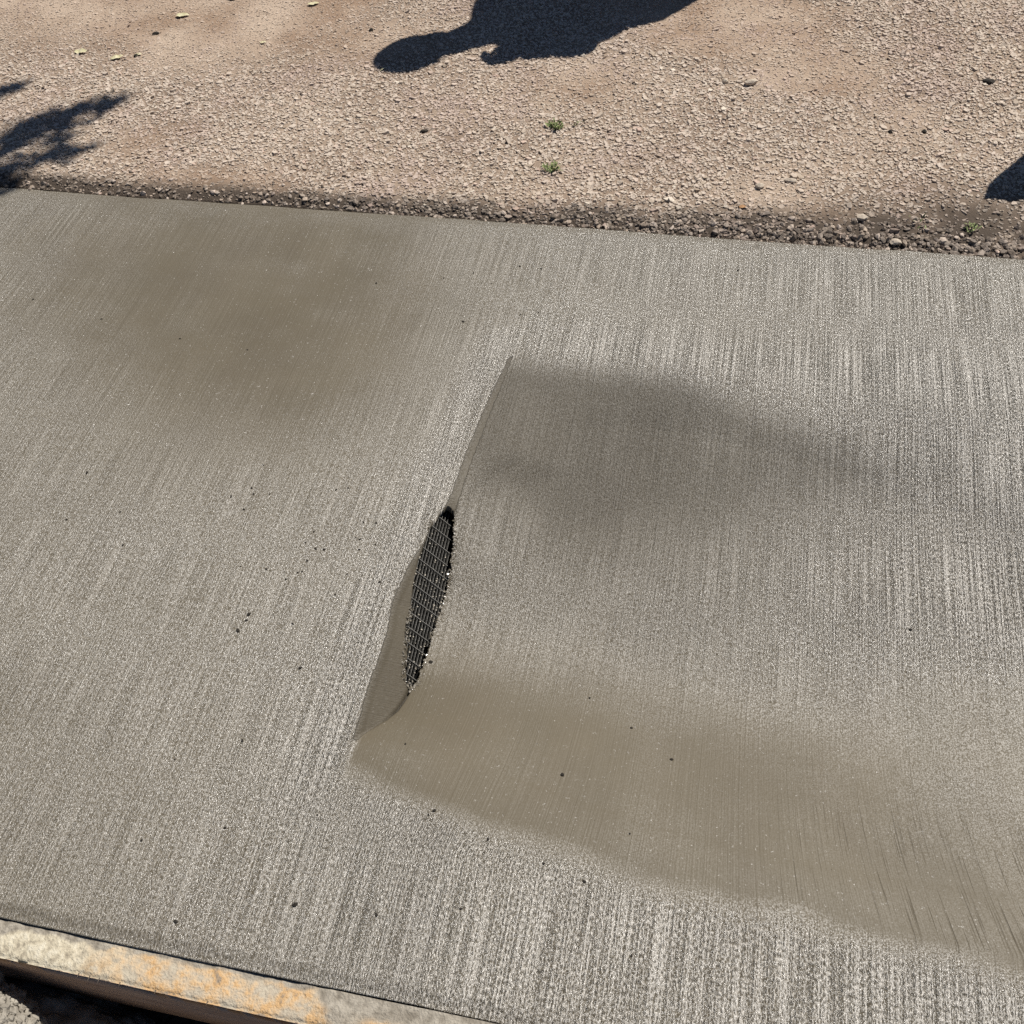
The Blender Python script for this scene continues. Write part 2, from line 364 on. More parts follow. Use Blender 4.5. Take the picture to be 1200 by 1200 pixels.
    attr(me, 'broom_u', u2); attr(me, 'broom_v', v2); attr(me, 'texture_and_glint', tx); attr(me, 'damp_shade', damp_shade); attr(me, 'scratch_amount', sca)
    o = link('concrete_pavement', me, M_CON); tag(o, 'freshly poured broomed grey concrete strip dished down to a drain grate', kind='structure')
    return o
slab = build_slab()
def mortar_lip():
    r = np.random.default_rng(9); i = r.integers(0, 400, 900); p = L2[i]; rgt = p[:,0] > ridge_x(p[:,1])+.028
    k = rgt | (r.random(900) < .05); p = p[k]; n = len(p); dx = np.abs(r.normal(0, .0045, n))*np.where(p[:,0] > ridge_x(p[:,1])+.028, 1, -.3) - .001
    x = p[:,0]+dx; y = p[:,1]+r.normal(0, .002, n); rad = r.uniform(.0008, .0027, n)*np.exp(-dx/.02); z = surf(x, y)+rad*.1
    me = stones_mesh('mortar_crumbs', x, y, z, rad, r.uniform(.6, 1, n), 31, {'broom_u': x, 'broom_v': y, 'texture_and_glint': r.uniform(.3, 1.4, n), 'damp_shade': np.zeros(n), 'scratch_amount': np.zeros(n)})
    o = link('mortar_crumbs', me, M_CON, slab); o['kind'] = 'stuff'

# ------------------------------------------------------------------ ground with the trench beside the slab
def grid_obj(name, xs, ys, zf, mat, **at):
    GX, GY = np.meshgrid(xs, ys); nx, ny = len(xs), len(ys); x, y = GX.ravel(), GY.ravel()
    idx = np.arange(nx*ny).reshape(ny, nx)
    F = np.stack([idx[:-1,:-1], idx[:-1,1:], idx[1:,1:], idx[1:,:-1]], -1).reshape(-1, 4)
    me = np_mesh(name, np.stack([x, y, zf(x, y)], 1), F)
    for k_, f_ in at.items(): attr(me, k_, f_(x, y))
    return link(name, me, mat)
gx = np.unique(np.r_[-150, -60, -25, -12.01, -11.99, -8, -6, -4.6, -4.3, -4, -3.6, np.arange(-3.2, -2.6, .1), np.arange(-2.6, .6, .05), np.arange(.6, 1.2, .1), 1.6, 1.9, 2.2, 3, 6, 9.99, 10.01, 25, 60, 150])
gy = np.unique(np.r_[-150, -60, -25, -10, -4, -2, -1.2, -.8, -.6, np.arange(-.5, .30, .04), .40, .5, 1, 1.9, 2.0, 2.1, 2.4, 3.5, 6, 10, 25, 60, 150])
def ground_z(x, y):
    t = sstep(-.62, -.42, y)*(1-sstep(.26, .30, y))*sstep(-4.6, -4.0, x)*(1-sstep(1.6, 2.2, x))
    z = -.012 - .50*t + .03*fbm(x*5, y*5, 3)*t
    s = (y > .3) & (y < 2.0) & (x > -12) & (x < 10)
    z = np.where(s, -.52, z)
    return np.where(y > 2.05, -.06, z)
o = grid_obj('ground', gx, gy, ground_z, M_EARTH); tag(o, kind='structure')

# ------------------------------------------------------------------ gravel road
def mud_f(x, y):
    e = y - Y1
    wid = .045 + .05*fbm(x*2.1+9, x*0, 3) + np.interp(x, [-2, -.9, -.5, -.1, .2, .5, .9], [.045, .03, .035, .08, .12, .21, .25])
    m = 1 - sstep(0, 1, (e-.25*wid)/np.maximum(wid, .02))
    return np.clip(m*(1.15+1.5*fbm(x*11, y*11, 3)), 0, 1)
def dust_f(x, y):
    d = .95*sstep(.02, .16, fbm(x*1.3+1, y*2.0+4, 3) + .25*sstep(2.55, 3.1, y)*sstep(-.9, -1.6, x))
    d = np.maximum(d, .9*gauss(x, -.45, .16)*gauss(y, 2.66, .12)); d = np.maximum(d, .8*gauss(x, -1.2, .3)*gauss(y, 2.85, .15))
    d = np.maximum(d, .9*gauss(x, -2.1, .5)*gauss(y, 2.95, .2)); d = np.maximum(d, .8*gauss(x, -1.7, .3)*gauss(y, 2.72, .10))
    return np.clip(d, 0, 1)
def road_z(x, y):
    e = y-Y1
    z = .004 + .010*fbm(x*2, y*2, 3) + .004*fbm(x*30, y*30, 3)
    z = z - .010*gauss(e, .01, .02) - .008*mud_f(x, y)*sstep(-.2, .6, x) + .012*mud_f(x, y)*sstep(.0, .5, x)*fbm(x*40, y*40, 4)
    far = sstep(1.5, 3, e); return z*(1-far) + .0*far
rx = np.unique(np.r_[-150, -60, -20, -8, -5, -4, np.arange(-3.2, 1.5, .011), 2, 3, 5, 10, 30, 150])
ry = np.unique(np.r_[Y1-.001, Y1+.003, Y1+.008, np.arange(Y1+.015, 3.7, .011), 4, 5, 6, 10, 20, 60, 150])
o = grid_obj('gravel_road', rx, ry, lambda x, y: np.where(y < Y1, -.05, road_z(x, y) + np.where(y < Y1+.006, -.020, 0)), M_ROAD, mud=mud_f, dust=dust_f); tag(o, kind='structure')

# stones: bashed icosahedra, one mesh
def ico():
    bm = bmesh.new(); bmesh.ops.create_icosphere(bm, subdivisions=1, radius=1)
    V = np.array([v.co for v in bm.verts]); F = np.array([[v.index for v in f.verts] for f in bm.faces]); bm.free(); return V, F
IV_, IF_ = ico()
_a5 = np.arange(5)*2*np.pi/5
CV = np.vstack([np.stack([np.cos(_a5), np.sin(_a5), 0*_a5-.9], 1), np.stack([.72*np.cos(_a5+.3), .72*np.sin(_a5+.3), 0*_a5+.7], 1)])
CF = np.array([[i, (i+1) % 5, 5+(i+1) % 5] for i in range(5)]+[[i, 5+(i+1) % 5, 5+i] for i in range(5)]+[[5, 6, 7], [5, 7, 8], [5, 8, 9]])
def stones_mesh(name, cx, cy, cz, rad, flat, seed, attrs, chip=False):
    IV, IF = (CV, CF) if chip else (IV_, IF_); nvv = len(IV)
    r = np.random.default_rng(seed); n = len(cx)
    V = IV[None]*(1 + .26*r.standard_normal((n, nvv, 1)).clip(-1.3, 1.3))
    V = V*np.stack([rad*r.uniform(.8, 1.35, n), rad*r.uniform(.65, 1.0, n), rad*flat], 1)[:, None, :]
    a = r.uniform(0, 2*np.pi, n); tl = r.normal(0, .22, n); tb = r.uniform(0, 2*np.pi, n)
    ca, sa = np.cos(a)[:, None], np.sin(a)[:, None]
    X = V[...,0]*ca - V[...,1]*sa; Yy = V[...,0]*sa + V[...,1]*ca; Z = V[...,2] + X*(np.sin(tl)*np.cos(tb))[:,None] + Yy*(np.sin(tl)*np.sin(tb))[:,None]
    P = np.stack([X+cx[:,None], Yy+cy[:,None], Z+cz[:,None]], -1).reshape(-1, 3)
    F = (IF[None] + (np.arange(n)*nvv)[:,None,None]).reshape(-1, 3)
    me = np_mesh(name, P, F, smooth=False)
    for k_, v_ in attrs.items(): attr(me, k_, np.repeat(v_, nvv))
    return me
def gravel():
    n = 142000
    x = rng.uniform(-2.85, 1.25, n); y = Y1 + .003 + 1.42*rng.uniform(0, 1, n)
    rad = np.exp(rng.normal(math.log(.0040), .38, n)).clip(.0022, .0115)
    e = y-Y1; md = mud_f(x, y); du = dust_f(x, y)
    rad = rad*(1+.30*np.exp(-e/.12)*sstep(-1.0, .2, x))*(1-.25*sstep(-.6, -1.6, x)*sstep(2.5, 2.8, y))
    flat = rng.uniform(.28, .60, n)
    sink = rng.uniform(-.25, .60, n) + .50*du + .5*sstep(.15, .45, x)*md
    keep = (rng.random(n) > du*.35) & (rng.random(n) > (.35+.45*sstep(.1, .5, x))*md) & (y-rad*1.0 > Y1+.0015+.006*fbm(x*25, x*0, 2))
    z = road_z(x, y) - sink*rad*flat + .001
    tone = (.5 + 1.5*(rng.beta(2.2, 2.0, n)-.5)*rng.random(n) + .12*fbm(x*2, y*3, 2)).clip(0, 1)
    k = keep
    me = stones_mesh('gravel', x[k], y[k], z[k], rad[k], flat[k], 5, {'px': x[k], 'py': y[k], 'tone': tone[k], 'mud': (md*rng.uniform(.45, 1.25, n)-.25*(rng.random(n) < .12))[k].clip(0, 1), 'dust': (du*.9+.10)[k]}, True)
    o = link('gravel', me, M_GRAV); tag(o, 'tan angular gravel chips bedded in the dusty road beyond the concrete', 'gravel', kind='stuff')
gravel()
def clods():
    n = 5200
    x = rng.uniform(-2.8, 1.3, n); e = np.abs(rng.normal(0, .042, n)); y = Y1+.004+e
    w = np.interp(x, [-2.8, -.6, -.2, .3, 1.3], [.14, .16, .38, .9, 1]); k = rng.random(n) < w
    x, y = x[k], y[k]; n = len(x); rad = np.exp(rng.normal(math.log(.0048), .36, n)).clip(.002, np.interp(x, [-.6, .3], [.0075, .013]))
    k = y-rad*.95 > Y1-.002; x, y, rad = x[k], y[k], rad[k]; n = len(x)
    z = road_z(x, y)+.0+rad*.2
    me = stones_mesh('soil_clods', x, y, z, rad, rng.uniform(.6, .95, n), 8, {'tone': rng.beta(1.5, 2.0, n), 'mud': np.where(rng.random(n) < np.interp(x, [-1, .2, .5], [.40, .25, .12]), .1, rng.uniform(.6, 1, n)), 'dust': np.zeros(n)})
    o = link('soil_clods', me, M_GRAV); tag(o, 'dark moist soil clods and dirty chips along the far edge of the concrete', 'soil', kind='stuff')
clods()

# ------------------------------------------------------------------ drain grate
def grate():
    c = LENS.mean(0); Q = LENS-c; A = np.c_[LENS[:,:2], np.ones(len(LENS))]; co = np.linalg.lstsq(A, LENS[:,2], rcond=None)[0]
    nrm = np.array([-co[0], -co[1], 1]); nrm /= np.linalg.norm(nrm)
    # directions: bars follow the long axis of the opening
    P0 = on_wall(481, 795); P1 = on_wall(525, 612); b = P1-P0; b -= nrm*(b@nrm); b /= np.linalg.norm(b); a = np.cross(b, nrm)   # a: down the slope, to the right
    if a[0] < 0: a = -a
    root = empty('drain_grate', tuple(c)); tag(root, 'galvanised wire drain grate seen through the leaf-shaped hole in the concrete', 'drain grate')
    Rm = Matrix((a, b, np.cross(a, b))).transposed().to_4x4() if np.dot(np.cross(a, b), nrm) > 0 else Matrix((a, b, nrm)).transposed().to_4x4()
    LA, LB = Q@a, Q@b
    def rod(name, w, h, seed, along):          # unit length, centred
        bm = bmesh.new(); n = 24; prev = None
        for i in range(n+1):
            t = i/n-.5; j = .0004*mnoise.noise(Vector((t*12, seed, 0))); s_ = 1+.25*mnoise.noise(Vector((t*20, seed*3, 5)))
            cs = [(-w*s_, -h), (w*s_, -h), (w*s_, h), (-w*s_, h)]
            ring = [bm.verts.new((p+j, t, q) if along else (t, p+j, q)) for p, q in cs]
            if prev:
                for q in range(4): bm.faces.new((prev[q], prev[(q+1) % 4], ring[(q+1) % 4], ring[q]))
            else: bm.faces.new(ring)
            prev = ring
        bm.faces.new(prev[::-1]); bmesh.ops.recalc_face_normals(bm, faces=bm.faces)
        me = bpy.data.meshes.new(name); bm.to_mesh(me); bm.free(); me.materials.append(M_STEEL); return me
    bar_me = [rod('bar', .00048, .0030, k, True) for k in range(3)]; wire_me = [rod('cross_wire', .00058, .0007, 10+k, False) for k in range(3)]
    def span(U, Vv, u):
        hit = []
        for i in range(len(U)):
            j = (i+1) % len(U)
            if (U[i]-u)*(U[j]-u) < 0: hit.append(Vv[i]+(Vv[j]-Vv[i])*(u-U[i])/(U[j]-U[i]))
        return (min(hit), max(hit)) if len(hit) > 1 else None
    off = -.012
    PB = .0066
    for k in range(-10, 16):
        u = k*PB+.001; sp = span(LA, LB, u) or span(LA, LB, u-.016)
        if not sp or u < LA.min(): continue
        o = link('bar', bar_me[k % 3], parent=root); L = sp[1]-sp[0]+.012
        o.matrix_local = Rm @ Matrix.Translation((u, (sp[0]+sp[1])/2, off-.003)) @ Matrix.Diagonal((1, L, 1, 1))
    d1 = on_wall(520, 706)-on_wall(486, 680); sk = math.atan2(d1@b, d1@a)
    for k in range(-9, 10):
        u = k*.0270+.004; sp = span(LB, LA, u)
        if not sp: continue
        o = link('cross_wire', wire_me[k % 3], parent=root); L = sp[1]-sp[0]+.026
        o.matrix_local = Rm @ Matrix.Translation(((sp[0]+sp[1])/2+.010, u, off+.0018)) @ Matrix.Rotation(sk if Rm.to_3x3().determinant() > 0 else -sk, 4, 'Z') @ Matrix.Diagonal((L, 1, 1, 1))
    n = 210; r = np.random.default_rng(4); P = []; rr_ = []
    while len(P) < n:
        u = r.uniform(LA.min(), LA.max()); u = round((u-.001)/.0066)*.0066+.001; sp = span(LA, LB, u)
        if not sp: continue
        v = sp[0] + (sp[1]-sp[0])*(r.beta(.6, 1.6) if r.random() < .6 else r.random()); P.append(a*u + b*v + nrm*(off+.001)); rr_.append(r.uniform(.0007, .0019))
    P = np.array(P); me = stones_mesh('cement_splatter', P[:,0], P[:,1], P[:,2], np.array(rr_), r.uniform(.5, 1, n), 6, {})
    o = link('cement_splatter', me, M_MORTAR, root); o['kind'] = 'stuff'
    # dark pipe below the opening
    RS = resample(LENS, 64)-c; bm = bmesh.new(); prev = None
    for k, (grow, dn, dz) in enumerate(((.004, .013, 0), (.022, .035, 0), (.03, .055, .08), (.03, .055, .40))):
        ring = []
        for p in RS:
            q = p - nrm*(p@nrm); d_ = q/np.linalg.norm(q); ring.append(bm.verts.new(p + d_*grow - nrm*dn + np.array([0, 0, -dz])))
        if prev:
            for i in range(64): bm.faces.new((prev[i], prev[(i+1) % 64], ring[(i+1) % 64], ring[i]))
        prev = ring
    bm.faces.new(prev); me = bpy.data.meshes.new('pipe_wall'); bm.to_mesh(me); bm.free(); link('pipe_wall', me, M_PIPE, root)
grate()

# ------------------------------------------------------------------ form board along the near edge, with its crust
BT = -.0085
def form_board():
    xs = np.r_[-5, -4, -3, np.arange(-2.2, .9, .004), 1.5, 2.5]; edge_y = .2585
    root = empty('form_board', (-.9, .235, BT)); tag(root, 'mortar-crusted wooden form board along the near edge of the slab', 'form board')
    ts = np.r_[np.linspace(0, 1, 15)]
    rows = []; 
    X, T = np.meshgrid(xs, ts); x = X.ravel(); t = T.ravel()
    y0 = .2075 + .0022*fbm(x*14, x*0+3, 3) + .0012*(fbm(x*120, x*0+1, 2) > .17)
    y = y0 + (edge_y-y0)*t
    z = BT + .0035*fbm(x*22, y*30, 4) + .0012*fbm(x*160, y*160, 2) - .0045*(t == 0) - .001*(t < .1) + .001*gauss(t, .45, .3) + .002*fbm(x*90, y*90, 3)
    sp = sstep(-.46, -.43, x + .05*(t-.5)) ; z = z + sp*.0025 + sstep(-.36, -.20, x+.03*t)*.0062       # rises into the concrete spill to the right
    idx = np.arange(len(x)).reshape(len(ts), len(xs))
    F = np.stack([idx[:-1,:-1], idx[:-1,1:], idx[1:,1:], idx[1:,:-1]], -1).reshape(-1, 4)
    V = np.stack([x, y, z], 1)
    # front face
    fz = [0, -.004, -.06, -.13, -.22]; prev = idx[0]; n0 = len(V); fa = [np.zeros(len(x))]; VV = [V]; FF = [F]
    for k, dz in enumerate(fz[1:]):
        q = np.stack([xs, .2075+.001*fbm(xs*8, xs*0+k, 2)+.0005*k, np.full(len(xs), BT+dz)], 1); cur = np.arange(n0, n0+len(xs)); n0 += len(xs)
        VV.append(q); FF.append(np.stack([cur[:-1], cur[1:], prev[1:], prev[:-1]], -1)); prev = cur; fa.append(np.ones(len(xs)))
    q = np.stack([xs, np.full(len(xs), edge_y), np.full(len(xs), BT-.22)], 1); cur = np.arange(n0, n0+len(xs)); VV.append(q); FF.append(np.stack([cur[:-1], cur[1:], prev[1:], prev[:-1]], -1)); fa.append(np.ones(len(xs)))
    V = np.vstack(VV); F = np.vstack(FF); face = np.concatenate(fa); x, y = V[:,0], V[:,1]
    me = np_mesh('board', V-np.array([-.9, .235, BT]), F)
    attr(me, 'face', face); attr(me, 'bu', x); attr(me, 'bv', V[:,2]+y*.0)
    attr(me, 'crust', np.clip(sstep(-.86, -.68, x + .06*fbm(x*25, y*25, 3)), 0, 1))
    tt = (y-.2075)/.051
    wav = .5+.45*np.interp(x, [-1.1, -.96, -.93, -.88, -.8, -.7, -.6, -.5, -.4], [-.6, -.25, .45, .62, .68, .85, .72, .8, .9])
    grey = sstep(0, .09, tt + .35*fbm(x*38, y*60, 3) - wav + .02)
    patch = gauss(x, -.335, .035)*sstep(.6, .3, tt)*1.4
    grey = np.maximum(grey, sstep(-.425, -.41, x+.05*fbm(x*30, y*30, 3)+.03*tt)*(1-np.clip(patch, 0, 1)))
    attr(me, 'grey', np.clip(grey, 0, 1))
    link('board', me, M_BOARD, root)
    # splinters and crumbs at the lip
    me = []
    for k, px in enumerate([(95,1136),(108,1139),(118,1144),(143,1147),(183,1160),(245,1170)]):
        p = gp(px[0], px[1], BT); bm = bmesh.new()
        L = random.uniform(.006, .011); a = random.uniform(-.6, .6); w = .0012
        q = [Vector((-w, 0, 0)), Vector((w, 0, 0)), Vector((w*.4+L*.3*math.sin(a), -L, .001)), Vector((0, 0, .0025))]
        vs = [bm.verts.new(v) for v in q]; [bm.faces.new([vs[i] for i in f]) for f in ((0,1,2),(0,3,1),(1,3,2),(0,2,3))]
        m = bpy.data.meshes.new('splinter'); bm.to_mesh(m); bm.free(); o = link('splinter', m, M_EARTH, root); o.location = Vector((p[0], .2095, BT+.001)) - root.location
    return root
form_board()
mortar_lip()

# concrete that spilled over the form: lumpy apron joined to the slab's lower edge
def lump(name, loc, radii, mat, seed, sub=5, amp=.22, freq=3.0, fine=.05):
    bm = bmesh.new(); bmesh.ops.create_icosphere(bm, subdivisions=sub, radius=1)
    for v in bm.verts:
        d = v.co.normalized(); s = Vector((seed*7.1, seed*3.3, seed))
        r = 1 + amp*mnoise.fractal(d*freq+s, 1, 2, 3) + fine*mnoise.fractal(d*14+s, .8, 2, 3)
        r += fine*1.6*max(0, .45-mnoise.voronoi(d*9+s)[0][0])
        v.co = Vector((d.x*radii[0], d.y*radii[1], d.z*radii[2]))*r
    me = bpy.data.meshes.new(name); bm.to_mesh(me); bm.free()
    o = link(name, me, mat, smooth=sub > 3); o.location = loc; return o
def mound():
    root = empty('concrete_debris_heap', (-.985, .060, -.135)); tag(root, 'crumbly grey heap of waste concrete in the trench at the corner', 'debris heap')
    R3 = np.array([.125, .122, .120])
    b = lump('heap_core', (0, 0, .01), tuple(R3), M_RUBBLE, 3, 6, .06, 2.2, .03); b.parent = root
    b2 = lump('heap_base', (0, -.02, -.22), (.26, .20, .24), M_RUBBLE, 5, 6, .10, 2.2, .03); b2.parent = root
    r = np.random.default_rng(2); n = 2600; t = r.uniform(0, 2*np.pi, n); ph = np.arccos(r.uniform(-.2, 1, n))
    P = np.stack([R3[0]*np.sin(ph)*np.cos(t), R3[1]*np.sin(ph)*np.sin(t), R3[2]*np.cos(ph)+.01], 1)*1.0
    me = stones_mesh('crumbs', P[:,0], P[:,1], P[:,2], np.exp(r.normal(math.log(.0048), .4, n)).clip(.0025, .012), r.uniform(.7, 1, n), 12, {})
    o = link('crumbs', me, M_RUBBLE, root); o['kind'] = 'stuff'
mound()
o = lump('concrete_lump', tuple(gp(-14, 1146, -.10)), (.022, .018, .026), M_RUBBLE, 9, 4, .2); tag(o, 'small pale concrete lump at the trench edge against the form board', 'concrete lump')

# ------------------------------------------------------------------ small things on the slab
CR = [lump('dark_crumb', (0,0,0), (1, .8, .6), M_CRUMB, k+1, 2, .35) for k in range(3)]
meshes = [c.data for c in CR]
for c in CR: bpy.data.objects.remove(c)
def crumb(px, py, r, label, group=None, name='dark_crumb'):
    p = ps(px, py); o = link(name, random.choice(meshes)); o.location = (p[0], p[1], p[2]+r*.25); o.scale = (r*random.uniform(.8, 1.4), r, r); o.rotation_euler.z = random.uniform(0, 6.28)
    tag(o, label, 'crumb', group)
crumb(292,720,.0042,'dark crumb above the hooked one, left of the grate'); crumb(289,727,.0026,'hook-shaped dark crumb left of the grate', name='dark_crumb')
crumb(279,739,.0036,'dark crumb lowest of the three in a row left of the grate'); crumb(102,554,.0034,'lone larger dark crumb on the concrete near the left edge')
crumb(352,783,.0034,'flat dark crumb on the concrete below the three in a row'); crumb(659,908,.0036,'single dark crumb on the smooth brown bank below the grate')
crumb(1067,738,.0030,'dark crumb alone in the bright right part of the bowl'); crumb(505,776,.0040,'dark ring-like crumb just right of the grate foot')
crumb(346,1060,.0042,'largest dark crumb near the bottom edge of the slab'); crumb(206,1080,.0030,'dark crumb close to the form board edge')
crumb(543,377,.0030,'dark crumb above the top of the ridge'); crumb(39,351,.0026,'small dark crumb near the upper left edge of the slab')
crumb(509,950,.0028,'dark crumb where the smooth bank meets the bright lower strip')
small = [(368,623),(358,636),(370,643),(380,644),(360,657),(349,671),(354,670),(335,679),(426,612),(417,630),(422,632),(421,644),(440,638),(441,613),(394,574),(408,572),(295,572),(297,579),(316,579),(271,582),(286,597),(282,664),(312,667),(407,673),(445,682),(343,731),(393,697),(284,868),(205,890),(264,970),(166,985),(384,926),(372,955),(475,872),(502,955),(572,983),(637,1012),(685,1033),(540,1065),(441,1072),(740,1120),(740,853),(691,818),(787,890),(738,977),(441,332),(576,332),(520,326),(609,312),(555,320),(634,315),(610,369),(631,366),(1135,307),(865,317),(78,609),(141,600),(144,639),(309,545),(211,397),(119,374),(290,410)]
ZONES = [((325, 565, 450, 740), 'tiny dark grit speck in the cluster just left of the grate', 'grit specks left of the grate'), ((400, 290, 650, 380), 'tiny dark grit speck on the concrete between the ridge top and the gravel', 'grit specks above the ridge'),
    ((255, 535, 325, 680), 'tiny dark grit speck in the loose scatter left of the main speck cluster', 'grit specks left of the main cluster'), ((0, 280, 325, 650), 'tiny dark grit speck on the smooth upper left of the concrete', 'grit specks on the upper left'),
    ((0, 820, 400, 1100), 'tiny dark grit speck on the lower left of the concrete', 'grit specks on the lower left'), ((380, 860, 800, 1140), 'tiny dark grit speck along the edge of the smooth bank or the strip below it', 'grit specks by the lower bank')]
for p in small:
    lab, grp = 'tiny dark grit speck in the dished right part of the concrete or its far rim', 'grit specks in the right part'
    for (a0, b0, a1, b1), l_, g_ in ZONES:
        if a0 <= p[0] <= a1 and b0 <= p[1] <= b1: lab, grp = l_, g_; break
    crumb(p[0], p[1], random.uniform(.0016, .0026), lab, grp, 'grit_speck')

# loose stones, leaves, weeds on the road
def pr_road(px, py): 
    p = gp(px, py, .004); return Vector((p[0], p[1], float(road_z(p[0:1], p[1:2])[0])))
def stone(px, py, r, label, seed, sc=(1.5, .8, .55), rot=0, mat=None, zup=.35):
    p = pr_road(px, py); o = lump('loose_stone', (p.x, p.y, p.z+r*zup), (r*sc[0], r*sc[1], r*sc[2]), mat or M_PEBBLE, seed, 2, .35, 1.2); o.rotation_euler.z = rot; tag(o, label, 'stone')
stone(880,99,.013,'long tan stone chip lying proud of the gravel, largest on the right', 21, rot=.5, zup=.6)
stone(850,97,.009,'small pale stone left of the long tan chip', 22, (1,.9,.9)); stone(854,137,.007,'small stone below the long tan chip', 23, (1,.9,.9))
stone(1158,96,.011,'dark flat stone near the upper right edge of the road', 24, (1.5,.8,.5), 0, M_CRUMB); stone(890,219,.011,'pale rounded stone near the concrete edge', 25, (1.2,.9,.6))
stone(1043,155,.006,'dark pebble, left of two on the pale gravel', 26, (1,1,.9), 0, M_CRUMB); stone(1083,155,.006,'dark pebble, right of two on the pale gravel', 27, (1,1,.9), 0, M_CRUMB)
stone(926,213,.010,'pale flat stone right of the rounded one near the concrete', 28); stone(1010,255,.012,'white stone in the dark soil strip', 29, (1.1,.9,.7))
stone(497,155,.008,'dark chip standing in the gravel below the shadow', 30, (1.4,.7,.5), .4, M_CRUMB); stone(435,35,.007,'small dark stone beside the head of the shadow', 31, (1,1,.8), 0, M_CRUMB)
stone(1050,282,.011,'light stone half buried in soil near the slab', 32, (1.2,.9,.6)); stone(183,40,.008,'dark chip on the dusty road at the upper left', 33, (1.5,.8,.5), .2, M_CRUMB); stone(160,66,.007,'dark chip beside the pale leaf pair', 34, (1.2,.8,.6), 0, M_CRUMB)
def leaf_mesh(L, Wd, curl, mat, seed=0, fold=.25):
    r = random.Random(seed); bm = bmesh.new(); n = 8; rows = []
    for i in range(n+1):
        t = i/n; w = Wd*math.sin(math.pi*min(1, t*.92+.04))**.8*(1-.3*t); z = curl*.3*math.sin(t*2.6)*L + .05*L*r.uniform(-1, 1)
        rows.append([bm.verts.new((t*L, s*w, z+abs(s)*fold*w)) for s in (-1, -.5, 0, .5, 1)])
    for a, b in zip(rows[:-1], rows[1:]):
        for j in range(4): bm.faces.new((a[j], a[j+1], b[j+1], b[j]))
    me = bpy.data.meshes.new('leaf'); bm.to_mesh(me); bm.free(); me.materials.append(mat); return me
def fallen(px, py, L, rot, label, mat=M_LEAFY, seed=0, wd=.36):
    p = pr_road(px, py); o = link('fallen_leaf', leaf_mesh(L, L*wd*.8, .16, mat, seed, .10), smooth=True); o.location = p+Vector((0, 0, .0045)); o.rotation_euler = (random.uniform(-.2, .2), random.uniform(-.1, .05), rot); tag(o, label, 'leaf')
fallen(206,20,.045,.2,'pale yellow fallen leaf alone on the dust at the top', seed=1); fallen(88,62,.042,.1,'pale fallen leaf left of the pair on the road', seed=2)
fallen(130,71,.040,.5,'yellow-green fallen leaf, left of the close pair', seed=3); fallen(157,66,.026,.3,'pale curled leaf, right of the close pair', seed=4)
fallen(446,84,.026,.9,'slender pale green leaf beside the head of the shadow', seed=5, wd=.2); fallen(361,7,.036,.4,'pale leaf at the top edge beyond the dust patch', seed=6)
fallen(866,243,.017,.3,'small orange leaf in the soil strip by the concrete', M_LEAFO, 7, .5); fallen(268,0,.03,.2,'pale leaf cut by the top edge of the view', seed=8); fallen(305,52,.02,.3,'small pale flake on the dusty patch', seed=9)
def weed(px, py, n, L, label, seed, straw=0, spread=1.0):
    r = random.Random(seed); p = pr_road(px, py); root = empty('weed', p); tag(root, label, 'weed', 'weeds in the gravel')
    ms = [leaf_mesh(L*s, L*s*.20, .22, m, seed+i, .3) for i, (s, m) in enumerate(((1, M_LEAFG), (.7, M_LEAFG), (.85, M_LEAFG)))]; st = leaf_mesh(L*1.2, L*.06, .1, M_STRAW, seed, .1)
    for k in range(n):
        o = link('stem' if k < straw else 'leaf', st if k < straw else r.choice(ms), parent=root)
        rr = r.uniform(0, 1.1*L)*spread; t = r.uniform(0, 6.28)
        o.location = (rr*math.cos(t), rr*math.sin(t), .001+r.uniform(0, .006)); o.rotation_euler = (r.uniform(-.5, .5), -r.uniform(.1, 1.0), r.uniform(0, 6.28))
weed(652,149,46,.019,'low green weed of small leaves, upper of the two in mid road', 41, 3); weed(646,199,40,.018,'low weed with withered pale stem, lower of the two in mid road', 42, 12)
weed(1137,266,16,.018,'bright small weed in the dark soil near the concrete edge', 43, 2); weed(677,146,8,.012,'sparse dark little weed right of the upper green one', 44, 1, 1.6); weed(1075,262,8,.012,'faint low weed sprouting from the soil left of the bright one', 45, 0, 2.2)

# ------------------------------------------------------------------ person bending over, just beyond the top of the view
def SH(px, py, h):                    # the point at height h whose shadow falls on this spot of the road
    p = gp(px, py, .004); return unshadow(p[0], p[1], h)
M_SKIN = mat_simple('skin', [(.3, (.42, .25, .17)), (.7, (.50, .31, .22))], 30, .5)
M_SHIRT = mat_simple('grey_work_shirt', [(.3, (.20, .22, .24)), (.7, (.28, .30, .32))], 40, .9)
M_JEANS = mat_simple('blue_jeans', [(.3, (.05, .08, .14)), (.7, (.09, .13, .22))], 90, .9)
M_BOOT = mat_simple('brown_boot', [(.3, (.12, .07, .04)), (.7, (.18, .11, .06))], 60, .7)
M_CAP = mat_simple('navy_cap', [(.3, (.02, .03, .06)), (.7, (.04, .05, .09))], 60, .9)
M_HAIR = mat_simple('brown_hair', [(.3, (.05, .03, .02)), (.7, (.10, .06, .04))], 60, .7)
def skin(name, pts, edges, rads, mat, parent, root_i=0, sub=2):
    me = bpy.data.meshes.new(name); me.from_pydata([tuple(p) for p in pts], edges, []); me.update()
    o = link(name, me, mat, parent); m = o.modifiers.new('skin', 'SKIN'); m.use_smooth_shade = True
    for i, r in enumerate(rads):
        v = me.skin_vertices[0].data[i]; v.radius = (r, r) if not isinstance(r, tuple) else r; v.use_root = (i == root_i)
    o.modifiers.new('subsurf', 'SUBSURF').levels = sub; o.modifiers['subsurf'].render_levels = sub
    return o
